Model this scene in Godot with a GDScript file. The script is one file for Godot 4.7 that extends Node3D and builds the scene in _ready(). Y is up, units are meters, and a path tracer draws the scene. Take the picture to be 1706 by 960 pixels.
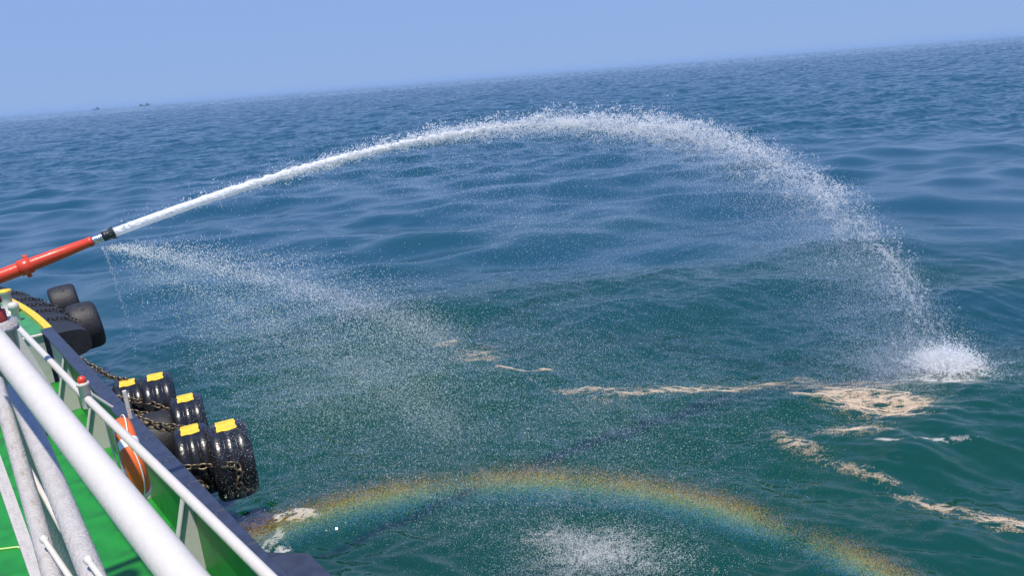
extends Node3D

var rng := RandomNumberGenerator.new()
var M := {}
var used := {}
# waves: wave number x, wave number z, amplitude, phase, wave length
var wkx := PackedFloat32Array()
var wkz := PackedFloat32Array()
var wa := PackedFloat32Array()
var wp := PackedFloat32Array()
var wl := PackedFloat32Array()
var gust := FastNoiseLite.new()
var lace := FastNoiseLite.new()
const EYE := Vector3(0, 6.5, 0)
const BOAT := Vector3(-2.18, 0, -5.68)      # the gunwale abreast of the camera; the boat's own axes: x outboard, y up, -z towards the bow
const NOZZLE := Vector3(-3.723, 5.353, -6.967)
var boat: Node3D


func _ready() -> void:
	rng.seed = 7
	camera_and_light()
	materials()
	make_waves()
	sea()
	tugboat()
	fire_monitor()
	fenders()
	chains()
	lifebuoy()
	ships()
	water_jet()
	side_spray()
	splashes()
	foam_patches()
	rainbow()


# ------------------------------------------------------------------ camera, sky, sun

func camera_and_light() -> void:
	var cam := Camera3D.new()
	cam.name = "camera"
	var roll := atan(136.0 / 1706.0)
	var pitch := deg_to_rad(15.92)
	var fwd := Vector3(0, -sin(pitch), -cos(pitch))
	var up0 := Vector3.RIGHT.cross(fwd)
	var r := Vector3.RIGHT * cos(roll) - up0 * sin(roll)
	var u := Vector3.RIGHT * sin(roll) + up0 * cos(roll)
	cam.transform = Transform3D(Basis(r, u, -fwd), EYE)
	cam.fov = 42.29
	cam.near = 0.05
	cam.far = 60000.0
	add_child(cam)
	var e := Environment.new()
	e.background_mode = Environment.BG_SKY
	var sm := ProceduralSkyMaterial.new()
	sm.sky_top_color = Color(0.33, 0.50, 0.83)
	sm.sky_horizon_color = Color(0.515, 0.62, 0.785)
	sm.sky_curve = 0.42
	sm.ground_bottom_color = Color(0.10, 0.25, 0.35)
	sm.ground_horizon_color = Color(0.50, 0.63, 0.85)
	sm.sun_angle_max = 12.0
	var sky := Sky.new()
	sky.sky_material = sm
	e.sky = sky
	e.tonemap_mode = Environment.TONE_MAPPER_LINEAR
	e.tonemap_exposure = 1.32
	e.sdfgi_enabled = true
	e.ssao_enabled = true
	e.ssil_enabled = true
	e.fog_enabled = true
	e.fog_density = 0.00012
	e.fog_light_color = Color(0.66, 0.81, 0.95)
	var we := WorldEnvironment.new()
	we.name = "world_environment"
	we.environment = e
	add_child(we)
	var sun := DirectionalLight3D.new()
	sun.name = "sun"
	sun.light_energy = 1.45
	sun.light_color = Color(1.0, 0.96, 0.9)
	sun.light_angular_distance = 1.5
	sun.shadow_enabled = true
	var el := deg_to_rad(71.5)
	var az := deg_to_rad(-9.0)
	var down := Vector3(sin(az) * cos(el), -sin(el), -cos(az) * cos(el))
	sun.basis = Basis.looking_at(down, Vector3.FORWARD)
	add_child(sun)


# ------------------------------------------------------------------ materials

func noise_tex(freq: float, seed_: int, size: int, lo: Color, hi: Color, a := 0.0, b := 1.0, kind := FastNoiseLite.TYPE_SIMPLEX_SMOOTH, normal := false, bump := 4.0, octaves := 4) -> NoiseTexture2D:
	var n := FastNoiseLite.new()
	n.noise_type = kind
	n.frequency = freq
	n.seed = seed_
	n.fractal_octaves = octaves
	var t := NoiseTexture2D.new()
	t.width = size
	t.height = size
	t.seamless = true
	t.seamless_blend_skirt = 0.3
	t.noise = n
	if normal:
		t.as_normal_map = true
		t.bump_strength = bump
	else:
		var g := Gradient.new()
		g.offsets = PackedFloat32Array([a, b])
		g.colors = PackedColorArray([lo, hi])
		t.color_ramp = g
	return t


func paint(key: String, lin: Color, rough: float, scale := 1.2, vary := 0.12, bump := 0.25, wear := Color(0, 0, 0, 0)) -> StandardMaterial3D:
	var m := StandardMaterial3D.new()
	m.resource_name = key
	var hi := lin.linear_to_srgb()
	var lo := (lin * (1.0 - vary)).linear_to_srgb()
	lo.a = 1.0
	m.albedo_texture = noise_tex(0.012, hash(key) % 1000, 256, lo, hi, 0.3, 0.62, FastNoiseLite.TYPE_SIMPLEX_SMOOTH, false, 4.0, 5)
	if wear.a > 0.0:
		var g: Gradient = m.albedo_texture.color_ramp
		var w := wear.linear_to_srgb()
		w.a = 1.0
		g.offsets = PackedFloat32Array([0.0, wear.a, wear.a + 0.05, 0.62])
		g.colors = PackedColorArray([w, w.lerp(lo, 0.2), lo, hi])
	m.roughness = rough
	m.uv1_triplanar = true
	m.uv1_scale = Vector3.ONE * scale
	m.metallic_specular = 0.5
	if bump > 0.0:
		m.heightmap_enabled = true
		m.heightmap_texture = M.get("grain_tex")
		m.heightmap_scale = bump
	M[key] = m
	return m


func flat(key: String, lin: Color, rough: float, metal := 0.0) -> StandardMaterial3D:
	var m := StandardMaterial3D.new()
	m.resource_name = key
	m.albedo_color = lin.linear_to_srgb()
	m.roughness = rough
	m.metallic = metal
	M[key] = m
	return m


func materials() -> void:
	M["grain_tex"] = noise_tex(0.05, 3, 256, Color.BLACK, Color.WHITE)
	paint("white_paint", Color(0.54, 0.52, 0.475), 0.42, 2.5, 0.06, 0.2, Color(0.45, 0.42, 0.37, 0.05))
	paint("rough_white_paint", Color(0.40, 0.385, 0.375), 0.55, 3.0, 0.14, 0.9, Color(0.27, 0.19, 0.14, 0.10))
	paint("navy_paint", Color(0.030, 0.039, 0.070), 0.42, 1.2, 0.35, 0.15, Color(0.05, 0.05, 0.06, 0.12))
	paint("hull_paint", Color(0.022, 0.03, 0.06), 0.5, 1.0, 0.3, 0.2)
	paint("green_deck", Color(0.010, 0.205, 0.020), 0.45, 0.8, 0.25, 0.08, Color(0.012, 0.13, 0.022, 0.16))
	paint("green_fore", Color(0.04, 0.22, 0.075), 0.55, 0.9, 0.18, 0.15)  # foredeck green, with haze and viewing angle paled into the colour
	paint("pale_panel", Color(0.42, 0.44, 0.38), 0.5, 1.0, 0.12, 0.1)
	paint("yellow_paint", Color(0.75, 0.50, 0.03), 0.5, 2.0, 0.2, 0.1)
	paint("red_paint", Color(0.62, 0.055, 0.022), 0.32, 2.0, 0.15, 0.1)
	paint("dark_red", Color(0.25, 0.02, 0.015), 0.5, 2.0, 0.2, 0.1)
	paint("orange_paint", Color(0.72, 0.13, 0.02), 0.5, 2.0, 0.12, 0.1)
	paint("rubber", Color(0.014, 0.015, 0.018), 0.27, 2.2, 0.4, 0.35, Color(0.05, 0.05, 0.05, 0.17))
	paint("old_rubber", Color(0.015, 0.016, 0.019), 0.6, 1.6, 0.4, 0.6)
	flat("chrome", Color(0.75, 0.74, 0.70), 0.18, 1.0)
	flat("black_nozzle", Color(0.012, 0.018, 0.022), 0.45)
	flat("rope", Color(0.62, 0.60, 0.50), 0.8)
	flat("glow_rope", Color(0.45, 0.60, 0.20), 0.8)
	paint("chain_steel", Color(0.20, 0.16, 0.10), 0.42, 9.0, 0.6, 0.1)
	M["chain_steel"].metallic = 0.65
	flat("chain_black", Color(0.018, 0.018, 0.02), 0.5)
	flat("tape", Color(0.75, 0.75, 0.73), 0.5)
	flat("ship_grey", Color(0.05, 0.06, 0.08), 0.7)
	var rb := flat("bow_drops", Color(1, 1, 1), 0.5)
	rb.vertex_color_use_as_albedo = true
	rb.backlight_enabled = true
	rb.backlight = Color(0.9, 0.9, 0.9)
	var d := flat("drops", Color(1, 1, 1), 0.5)
	d.transparency = BaseMaterial3D.TRANSPARENCY_ALPHA
	d.albedo_color.a = 0.8
	d.vertex_color_use_as_albedo = true
	d.backlight_enabled = true
	d.backlight = Color(0.9, 0.9, 0.9)
	var jd := d.duplicate()
	jd.resource_name = "jet_drops"
	jd.albedo_color.a = 0.46
	M["jet_drops"] = jd
	var f := flat("froth", Color(1, 1, 1), 0.8)
	f.transparency = BaseMaterial3D.TRANSPARENCY_ALPHA
	f.albedo_color.a = 0.4
	f.vertex_color_use_as_albedo = true
	var w := flat("stream", Color(0.88, 0.9, 0.92), 0.5)
	w.transparency = BaseMaterial3D.TRANSPARENCY_ALPHA
	w.albedo_color.a = 0.55
	w.heightmap_enabled = true
	w.heightmap_texture = M["grain_tex"]
	w.heightmap_scale = 1.5
	w.uv1_triplanar = true
	w.uv1_scale = Vector3(2, 2, 2)
	# sea water
	var s := StandardMaterial3D.new()
	s.resource_name = "sea_water"
	s.albedo_color = Color.WHITE
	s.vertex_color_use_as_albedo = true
	s.roughness = 0.08
	s.metallic_specular = 0.80
	s.uv1_triplanar = true
	s.uv1_world_triplanar = true
	s.uv1_scale = Vector3(0.55, 0.6, 0.9)
	s.normal_enabled = true
	s.normal_texture = noise_tex(0.018, 21, 512, Color.BLACK, Color.WHITE, 0, 1, FastNoiseLite.TYPE_SIMPLEX_SMOOTH, true, 5.0, 3)
	s.normal_scale = 0.45
	M["sea"] = s


# ------------------------------------------------------------------ helpers

func add(o: Node3D, called: String, parent: Node = null) -> Node3D:
	var base := called
	var host: Node = parent if parent else self
	var key := str(host.get_instance_id()) + called
	if used.has(key):
		used[key] += 1
		called = "%s_%03d" % [base, used[key]]
	else:
		used[key] = 0
	o.name = called
	host.add_child(o, true)
	return o


func obj(called: String, mesh: Mesh, m: Material, parent: Node = null) -> MeshInstance3D:
	var o := MeshInstance3D.new()
	o.mesh = mesh
	o.material_override = m
	add(o, called, parent)
	return o


func tag(o: Node, label: String, category: String, group := "", kind := "") -> void:
	if label:
		o.set_meta("label", label)
	if category:
		o.set_meta("category", category)
	if group:
		o.set_meta("group", group)
	if kind:
		o.set_meta("kind", kind)


func quad(st: SurfaceTool, a: Vector3, b: Vector3, c: Vector3, d: Vector3) -> void:
	st.add_vertex(a); st.add_vertex(b); st.add_vertex(c)
	st.add_vertex(a); st.add_vertex(c); st.add_vertex(d)


func begin(smooth := true) -> SurfaceTool:
	var st := SurfaceTool.new()
	st.begin(Mesh.PRIMITIVE_TRIANGLES)
	st.set_smooth_group(0 if smooth else -1)
	return st


func finish(st: SurfaceTool) -> ArrayMesh:
	st.index()
	st.generate_normals()
	return st.commit()


# profile: (radius, height) going up on the outside
func lathe_into(st: SurfaceTool, profile: Array, segs: int, xf := Transform3D.IDENTITY, smooth := true) -> void:
	for i in profile.size() - 1:
		var p: Vector2 = profile[i]
		var q: Vector2 = profile[i + 1]
		if not smooth:
			st.set_smooth_group(i % 2 + 1)
		for k in segs:
			var a := TAU * k / segs
			var b := TAU * ((k + 1) % segs) / segs
			var p0 := xf * Vector3(p.x * cos(a), p.y, p.x * sin(a))
			var p1 := xf * Vector3(p.x * cos(b), p.y, p.x * sin(b))
			var q1 := xf * Vector3(q.x * cos(b), q.y, q.x * sin(b))
			var q0 := xf * Vector3(q.x * cos(a), q.y, q.x * sin(a))
			quad(st, p0, p1, q1, q0)


func lathe(profile: Array, segs: int, xf := Transform3D.IDENTITY, smooth := true) -> ArrayMesh:
	var st := begin()
	lathe_into(st, profile, segs, xf, smooth)
	return finish(st)


# a frame whose y runs along the given direction
func along(from: Vector3, dir: Vector3) -> Transform3D:
	var t := dir.normalized()
	var h := Vector3.UP if absf(t.y) < 0.9 else Vector3.RIGHT
	var u := h.cross(t).normalized()
	return Transform3D(Basis(u, t, u.cross(t)), from)


func tube_into(st: SurfaceTool, pts: PackedVector3Array, radii: PackedFloat32Array, sides: int, closed := false, caps := true) -> void:
	var n := pts.size()
	var rings := []
	var u := Vector3.ZERO
	for i in n:
		var prev := pts[(i - 1 + n) % n] if closed or i > 0 else pts[i]
		var next := pts[(i + 1) % n] if closed or i < n - 1 else pts[i]
		var t := (next - prev).normalized()
		if u == Vector3.ZERO:
			var h := Vector3.UP if absf(t.y) < 0.9 else Vector3.RIGHT
			u = h.cross(t).normalized()
		u = (u - t * u.dot(t)).normalized()
		var v := u.cross(t)
		var ring := PackedVector3Array()
		var rad := radii[i % radii.size()]
		for k in sides:
			var a := TAU * k / sides
			ring.append(pts[i] + (u * cos(a) + v * sin(a)) * rad)
		rings.append(ring)
	for i in (n if closed else n - 1):
		var A: PackedVector3Array = rings[i]
		var B: PackedVector3Array = rings[(i + 1) % n]
		for k in sides:
			var l := (k + 1) % sides
			quad(st, A[k], A[l], B[l], B[k])
	if caps and not closed:
		st.set_smooth_group(5)
		for k in sides:
			var l := (k + 1) % sides
			st.add_vertex(pts[0]); st.add_vertex(rings[0][l]); st.add_vertex(rings[0][k])
			st.add_vertex(pts[n - 1]); st.add_vertex(rings[n - 1][k]); st.add_vertex(rings[n - 1][l])
		st.set_smooth_group(0)


func tube(pts: PackedVector3Array, r: float, sides := 12, closed := false) -> ArrayMesh:
	var st := begin()
	tube_into(st, pts, PackedFloat32Array([r]), sides, closed)
	return finish(st)


# a plate: a polygon in the plane of ux, uy, given a thickness on both sides
func plate(poly: PackedVector2Array, at: Vector3, ux: Vector3, uy: Vector3, thick: float) -> ArrayMesh:
	var st := begin(false)
	var nz := ux.cross(uy).normalized() * thick * 0.5
	if not Geometry2D.is_polygon_clockwise(poly):
		poly.reverse()
	var idx := Geometry2D.triangulate_polygon(poly)
	var P := func(i: int, s: float) -> Vector3: return at + ux * poly[i].x + uy * poly[i].y + nz * s
	for i in range(0, idx.size(), 3):
		var a := poly[idx[i]]
		var b := poly[idx[i + 1]]
		var c := poly[idx[i + 2]]
		var cw := (b - a).cross(c - a) < 0.0
		var j := idx[i + 1] if cw else idx[i + 2]
		var k := idx[i + 2] if cw else idx[i + 1]
		st.add_vertex(P.call(idx[i], 1.0)); st.add_vertex(P.call(j, 1.0)); st.add_vertex(P.call(k, 1.0))
		st.add_vertex(P.call(idx[i], -1.0)); st.add_vertex(P.call(k, -1.0)); st.add_vertex(P.call(j, -1.0))
	for i in poly.size():
		var j := (i + 1) % poly.size()
		quad(st, P.call(i, 1.0), P.call(i, -1.0), P.call(j, -1.0), P.call(j, 1.0))
	return finish(st)


func rbox(size: Vector3, at: Vector3, bevel := 0.008) -> ArrayMesh:
	# a box with chamfered edges along every side
	var st := begin(false)
	var h := size * 0.5
	var b := minf(bevel, minf(h.x, minf(h.y, h.z)) * 0.5)
	var i := h - Vector3.ONE * b
	var dirs := [Vector3.RIGHT, Vector3.UP, Vector3.BACK]
	for ax in 3:
		for s in [-1.0, 1.0]:
			var n: Vector3 = dirs[ax] * s
			var u: Vector3 = dirs[(ax + 1) % 3]
			var v: Vector3 = u.cross(n)
			var c := at + n * h[ax]
			var iu := u * absf(i.dot(u.abs()))
			var iv := v * absf(i.dot(v.abs()))
			_face(st, [c - iu - iv, c + iu - iv, c + iu + iv, c - iu + iv], n)
	for ax in 3:
		var e: Vector3 = dirs[ax]
		var p: Vector3 = dirs[(ax + 1) % 3]
		var q: Vector3 = dirs[(ax + 2) % 3]
		for sp in [-1.0, 1.0]:
			for sq in [-1.0, 1.0]:
				var c1: Vector3 = at + p * sp * h[(ax + 1) % 3] + q * sq * i[(ax + 2) % 3]
				var c2: Vector3 = at + p * sp * i[(ax + 1) % 3] + q * sq * h[(ax + 2) % 3]
				var l: Vector3 = e * i[ax]
				_face(st, [c1 - l, c1 + l, c2 + l, c2 - l], p * sp + q * sq)
	for sx in [-1.0, 1.0]:
		for sy in [-1.0, 1.0]:
			for sz in [-1.0, 1.0]:
				var s := Vector3(sx, sy, sz)
				_face(st, [at + Vector3(h.x, i.y, i.z) * s, at + Vector3(i.x, h.y, i.z) * s, at + Vector3(i.x, i.y, h.z) * s], s)
	return finish(st)


func _face(st: SurfaceTool, p: Array, n: Vector3) -> void:
	var a: Vector3 = p[0]
	var b: Vector3 = p[1]
	var c: Vector3 = p[2]
	if (b - a).cross(c - a).dot(n) > 0.0:      # front faces run clockwise
		p.reverse()
	for k in range(1, p.size() - 1):
		st.add_vertex(p[0]); st.add_vertex(p[k]); st.add_vertex(p[k + 1])


# ------------------------------------------------------------------ sea

func make_waves() -> void:
	gust.seed = 5
	gust.frequency = 0.03
	gust.fractal_octaves = 3
	lace.seed = 11
	lace.frequency = 1.0
	lace.fractal_octaves = 4
	lace.domain_warp_enabled = true
	lace.domain_warp_amplitude = 0.5
	lace.domain_warp_frequency = 1.2
	var l := 12.0
	while l > 0.19:
		var spread := 0.45 if l > 2.0 else 0.7
		var th := 0.12 + rng.randfn() * spread
		var k := TAU / l
		var slope := 0.042
		if l < 6.0: slope = 0.060
		if l < 1.8: slope = 0.080
		if l < 0.6: slope = 0.085
		wkx.append(sin(th) * k)
		wkz.append(cos(th) * k)
		wa.append(slope / k)
		wp.append(rng.randf() * TAU)
		wl.append(l)
		l *= 0.905


# how ruffled the water is at a place: 0 in slicks, 1 in a breeze
func ruffle(x: float, z: float) -> float:
	var g := gust.get_noise_2d(x * 0.45, z * 1.1) * 0.5 + 0.5
	var far := smoothstep(45.0, 75.0, -z + 0.15 * x)
	var slick := smoothstep(17.0, 26.0, -z) * (1.0 - far)
	return clampf(lerpf(0.75 + 0.8 * (g - 0.5), 0.06 + 0.8 * (g - 0.5), slick) + far * 0.25, 0.04, 1.2)


# displaced point of the surface and its slopes
func wave(x: float, z: float, shortest: float, slope_out: PackedFloat32Array) -> Vector3:
	var m := ruffle(x, z)
	var dx := 0.0
	var dy := 0.0
	var dz := 0.0
	var sx := 0.0
	var sz := 0.0
	for i in wkx.size():
		var l := wl[i]
		if l < shortest:
			break
		var a := wa[i]
		if l < 2.2:
			a *= m
		var ph := wkx[i] * x + wkz[i] * z + wp[i]
		var s := sin(ph)
		var c := cos(ph)
		dy += a * c
		var k := TAU / l
		var q := 0.0 if l < 0.6 else (0.35 if l < 2.2 else 0.8) * a / k
		dx -= q * wkx[i] * s
		dz -= q * wkz[i] * s
		sx -= a * wkx[i] * s
		sz -= a * wkz[i] * s
	slope_out[0] = sx
	slope_out[1] = sz
	return Vector3(x + dx, dy, z + dz)


func height(x: float, z: float) -> Vector3:
	var s := PackedFloat32Array([0, 0])
	return wave(x, z, 0.3, s)


func sea() -> void:
	var angs := PackedFloat32Array()
	var a := -PI
	while a < PI - 0.001:
		angs.append(a)
		a += 0.0027 if absf(a) < 0.76 else 0.06
	angs.append(PI)
	var rs := PackedFloat32Array()
	var r := 2.0
	while r < 40000.0:
		rs.append(r)
		var d := 0.25
		if r > 6.5:
			d = minf(r * r / 3300.0, 0.42)
		if r > 120.0:
			d = maxf(0.42, r * 0.0042)
		if r > 900.0:
			d = r * 0.02
		r += d
	rs.append(40000.0)
	var nc := angs.size()
	var nr := rs.size()
	var V := PackedVector3Array()
	var N := PackedVector3Array()
	V.resize(nc * nr)
	N.resize(nc * nr)
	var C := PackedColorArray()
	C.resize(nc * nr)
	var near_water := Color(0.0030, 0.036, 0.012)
	var sky_tinted_water := Color(0.0070, 0.046, 0.066)
	var sl := PackedFloat32Array([0, 0])
	for j in nr:
		var rad := rs[j]
		var gain := 1.0 - smoothstep(1200.0, 6000.0, rad)
		var dr := rs[mini(j + 1, nr - 1)] - rad
		for i in nc:
			var x := sin(angs[i]) * rad
			var z := -cos(angs[i]) * rad
			var at := j * nc + i
			# green water round the boat; farther off, reflected sky blue is painted into the colour
			C[at] = near_water.lerp(sky_tinted_water, smoothstep(12.0, 34.0, rad + 9.0 * gust.get_noise_2d(x * 1.6 + 40.0, z * 3.0)))
			if gain <= 0.0:
				V[at] = Vector3(x, 0, z)
				N[at] = Vector3.UP
				continue
			var coarse := absf(angs[i]) > 0.76
			var short := maxf(0.2, 1.2 * dr) if rad < 60.0 else (0.6 if rad < 130.0 else 0.95)
			if coarse:
				short = maxf(short, rad * 0.12)
			var p := wave(x, z, short, sl)
			V[at] = Vector3(lerpf(x, p.x, gain), p.y * gain, lerpf(z, p.z, gain))
			N[at] = Vector3(-sl[0] * gain, 1, -sl[1] * gain).normalized()
	var I := PackedInt32Array()
	I.resize((nc - 1) * (nr - 1) * 6)
	var w := 0
	for j in nr - 1:
		for i in nc - 1:
			var p0 := j * nc + i
			var p1 := p0 + 1
			var q0 := p0 + nc
			var q1 := q0 + 1
			I[w] = p0; I[w + 1] = q0; I[w + 2] = q1
			I[w + 3] = p0; I[w + 4] = q1; I[w + 5] = p1
			w += 6
	var arr := []
	arr.resize(Mesh.ARRAY_MAX)
	arr[Mesh.ARRAY_VERTEX] = V
	arr[Mesh.ARRAY_NORMAL] = N
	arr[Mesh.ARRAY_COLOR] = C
	arr[Mesh.ARRAY_INDEX] = I
	var me := ArrayMesh.new()
	me.add_surface_from_arrays(Mesh.PRIMITIVE_TRIANGLES, arr)
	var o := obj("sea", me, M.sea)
	tag(o, "open blue green sea with small wind waves reaching the horizon", "sea", "", "structure")
	print("sea ", V.size(), " verts ", I.size() / 3, " tris")


# ------------------------------------------------------------------ the boat

func L(s: float, x: float, y: float) -> Vector3:
	return Vector3(x, y, -s)


func place(o: Node3D) -> void:                # puts a thing in the boat's axes
	o.transform = Transform3D(boat_basis(), BOAT)


func boat_basis() -> Basis:
	var d := Vector3(-0.634, 0, -0.773).normalized()
	return Basis(d.cross(Vector3.UP), Vector3.UP, -d)


func to_world(p: Vector3) -> Vector3:
	return BOAT + boat_basis() * p


func to_boat(p: Vector3) -> Vector3:
	return boat_basis().transposed() * (p - BOAT)


func bow_edge(s: float) -> float:             # outboard edge of the foredeck at s metres forward
	var d := maxf(s - 10.9, 0.0)
	return -0.0125 * d * d - 0.0011 * d * d * d


func tugboat() -> void:
	boat = Node3D.new()
	add(boat, "tugboat")
	tag(boat, "green decked tugboat with navy gunwale and white pipe rails, seen from its upper deck", "boat")
	place(boat)
	# hull side below the gunwale
	var st := begin(true)
	var prof := [Vector2(-0.02, 2.36), Vector2(-0.03, 1.2), Vector2(-0.12, 0.2), Vector2(-0.45, -1.2)]
	for k in prof.size() - 1:
		var p: Vector2 = prof[k]
		var q: Vector2 = prof[k + 1]
		var s := -7.0
		while s < 21.0:
			var e0 := bow_edge(s)
			var e1 := bow_edge(s + 1.0)
			quad(st, L(s, p.x + e0, p.y), L(s + 1, p.x + e1, p.y), L(s + 1, q.x + e1, q.y), L(s, q.x + e0, q.y))
			s += 1.0
	obj("hull_side", finish(st), M.hull_paint, boat)
	obj("main_deck", rbox(Vector3(8.0, 0.04, 18.0), L(1.9, -4.09, 1.28), 0.004), M.green_deck, boat)
	obj("bulwark_plate", rbox(Vector3(0.02, 1.06, 15.6), L(1.2, -0.09, 1.83), 0.003), M.green_deck, boat)
	obj("bulwark_end_panel", rbox(Vector3(0.02, 1.06, 1.5), L(10.15, -0.09, 1.83), 0.003), M.pale_panel, boat)
	obj("gunwale_cap", rbox(Vector3(0.2, 0.05, 18.0), L(1.95, -0.09, 2.39), 0.012), M.navy_paint, boat)
	obj("rubbing_strake", plate(PackedVector2Array([Vector2(-7, 0.0), Vector2(1.75, 0.0), Vector2(1.62, 0.42), Vector2(1.3, 0.70), Vector2(-7, 0.71)]), Vector3(0, 1.45, 0), Vector3(0, 0, -1), Vector3(1, 0, 0), 0.35), M.navy_paint, boat)
	# stays of the bulwark
	for s in [-2.0, 0.2, 2.4, 4.6, 6.8, 9.0]:
		var web := obj("bulwark_stay", plate(PackedVector2Array([Vector2(-0.10, 2.3), Vector2(-0.16, 2.3), Vector2(-0.46, 1.36), Vector2(-0.46, 1.302), Vector2(-0.10, 1.302)]), L(s, 0, 0), Vector3(1, 0, 0), Vector3(0, 1, 0), 0.014), M.white_paint, boat)
		var a := L(s, -0.165, 2.3)
		var b := L(s, -0.468, 1.34)
		var mid := (a + b) * 0.5
		var dirv := (b - a).normalized()
		var out := Vector3(0, 0, 1)
		obj("flange", plate(PackedVector2Array([Vector2(-0.52, -0.05), Vector2(0.52, -0.05), Vector2(0.52, 0.05), Vector2(-0.49, 0.055)]), mid, dirv, out, 0.014), M.white_paint, web)
	# the step up to the foredeck
	obj("deck_step", rbox(Vector3(7.9, 1.0, 0.03), L(10.93, -4.13, 1.80), 0.004), M.pale_panel, boat)
	obj("step_lip", rbox(Vector3(7.9, 0.05, 0.06), L(10.9, -4.13, 2.325), 0.01), M.white_paint, boat)
	var fore := PackedVector2Array()
	var rim := PackedVector3Array()
	var s2 := 10.95
	while s2 < 20.5:
		fore.append(Vector2(bow_edge(s2) - 0.1, s2))
		rim.append(L(s2, bow_edge(s2) - 0.05, 2.39))
		s2 += 0.45
	fore.append(Vector2(-9, s2))
	fore.append(Vector2(-9, 10.95))
	obj("foredeck", plate(fore, Vector3(0, 2.33, 0), Vector3(1, 0, 0), Vector3(0, 0, -1), 0.05), M.green_fore, boat)
	# yellow edging of the foredeck, swept along the bow
	st = begin(false)
	for i in rim.size() - 1:
		var c0 := rim[i]
		var c1 := rim[i + 1]
		var sec := [Vector2(-0.07, -0.05), Vector2(-0.07, 0.03), Vector2(0.06, 0.03), Vector2(0.06, -0.05)]
		for k in 4:
			var p: Vector2 = sec[k]
			var q: Vector2 = sec[(k + 1) % 4]
			quad(st, c0 + Vector3(p.x, p.y, 0), c0 + Vector3(q.x, q.y, 0), c1 + Vector3(q.x, q.y, 0), c1 + Vector3(p.x, p.y, 0))
	obj("yellow_edging", finish(st), M.yellow_paint, boat)
	# rubber bow fender, a thick D section
	st = begin(true)
	var sec2 := []
	for k in 11:
		var t := k / 10.0
		var an := lerpf(PI * 0.5, -PI * 0.5, t)
		sec2.append(Vector2(0.02 + 0.56 * pow(maxf(cos(an), 0.0), 0.55), 2.06 + 0.28 * signf(sin(an)) * pow(absf(sin(an)), 0.6)))
	var ss := 10.65
	while ss < 19.5:
		for k in 10:
			var p: Vector2 = sec2[k]
			var q: Vector2 = sec2[k + 1]
			var e0 := bow_edge(ss)
			var e1 := bow_edge(ss + 0.35)
			quad(st, L(ss, p.x + e0, p.y), L(ss + 0.35, p.x + e1, p.y), L(ss + 0.35, q.x + e1, q.y), L(ss, q.x + e0, q.y))
		ss += 0.35
	st.set_smooth_group(-1)
	for k in range(1, 10):
		var p0: Vector2 = sec2[0]
		var p: Vector2 = sec2[k]
		var q: Vector2 = sec2[k + 1]
		st.add_vertex(L(10.65, p0.x, p0.y)); st.add_vertex(L(10.65, p.x, p.y)); st.add_vertex(L(10.65, q.x, q.y))
	obj("bow_fender", finish(st), M.old_rubber, boat)
	# bollard with a yellow cap on the foredeck, and its small neighbour
	var bl := obj("bollard", lathe([Vector2(0.15, 2.355), Vector2(0.15, 2.40), Vector2(0.10, 2.42), Vector2(0.10, 2.80), Vector2(0.135, 2.83), Vector2(0.135, 2.86)], 20, Transform3D(Basis(), L(13.2, -0.42, 0))), M.white_paint, boat)
	obj("bollard_cap", lathe([Vector2(0.135, 2.861), Vector2(0.14, 2.88), Vector2(0.12, 2.90), Vector2(0.0, 2.905)], 20, Transform3D(Basis(), L(13.2, -0.42, 0))), M.yellow_paint, bl)
	obj("vent_pipe", lathe([Vector2(0.07, 2.355), Vector2(0.07, 2.60), Vector2(0.10, 2.61), Vector2(0.10, 2.72), Vector2(0.06, 2.76), Vector2(0, 2.77)], 16, Transform3D(Basis(), L(12.4, -0.40, 0))), M.white_paint, boat)
	var hy := obj("deck_hydrant", lathe([Vector2(0.06, 1.3), Vector2(0.06, 1.66), Vector2(0.10, 1.68), Vector2(0.10, 1.74)], 14, Transform3D(Basis(), L(8.2, -0.78, 0))), M.old_rubber, boat)
	obj("hydrant_cap", rbox(Vector3(0.2, 0.10, 0.2), L(8.2, -0.78, 1.80), 0.02), M.yellow_paint, hy)
	# pipe rails of the upper deck
	rail_parts()


func W(px: Vector3) -> Vector3:
	return to_boat(px)


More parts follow.
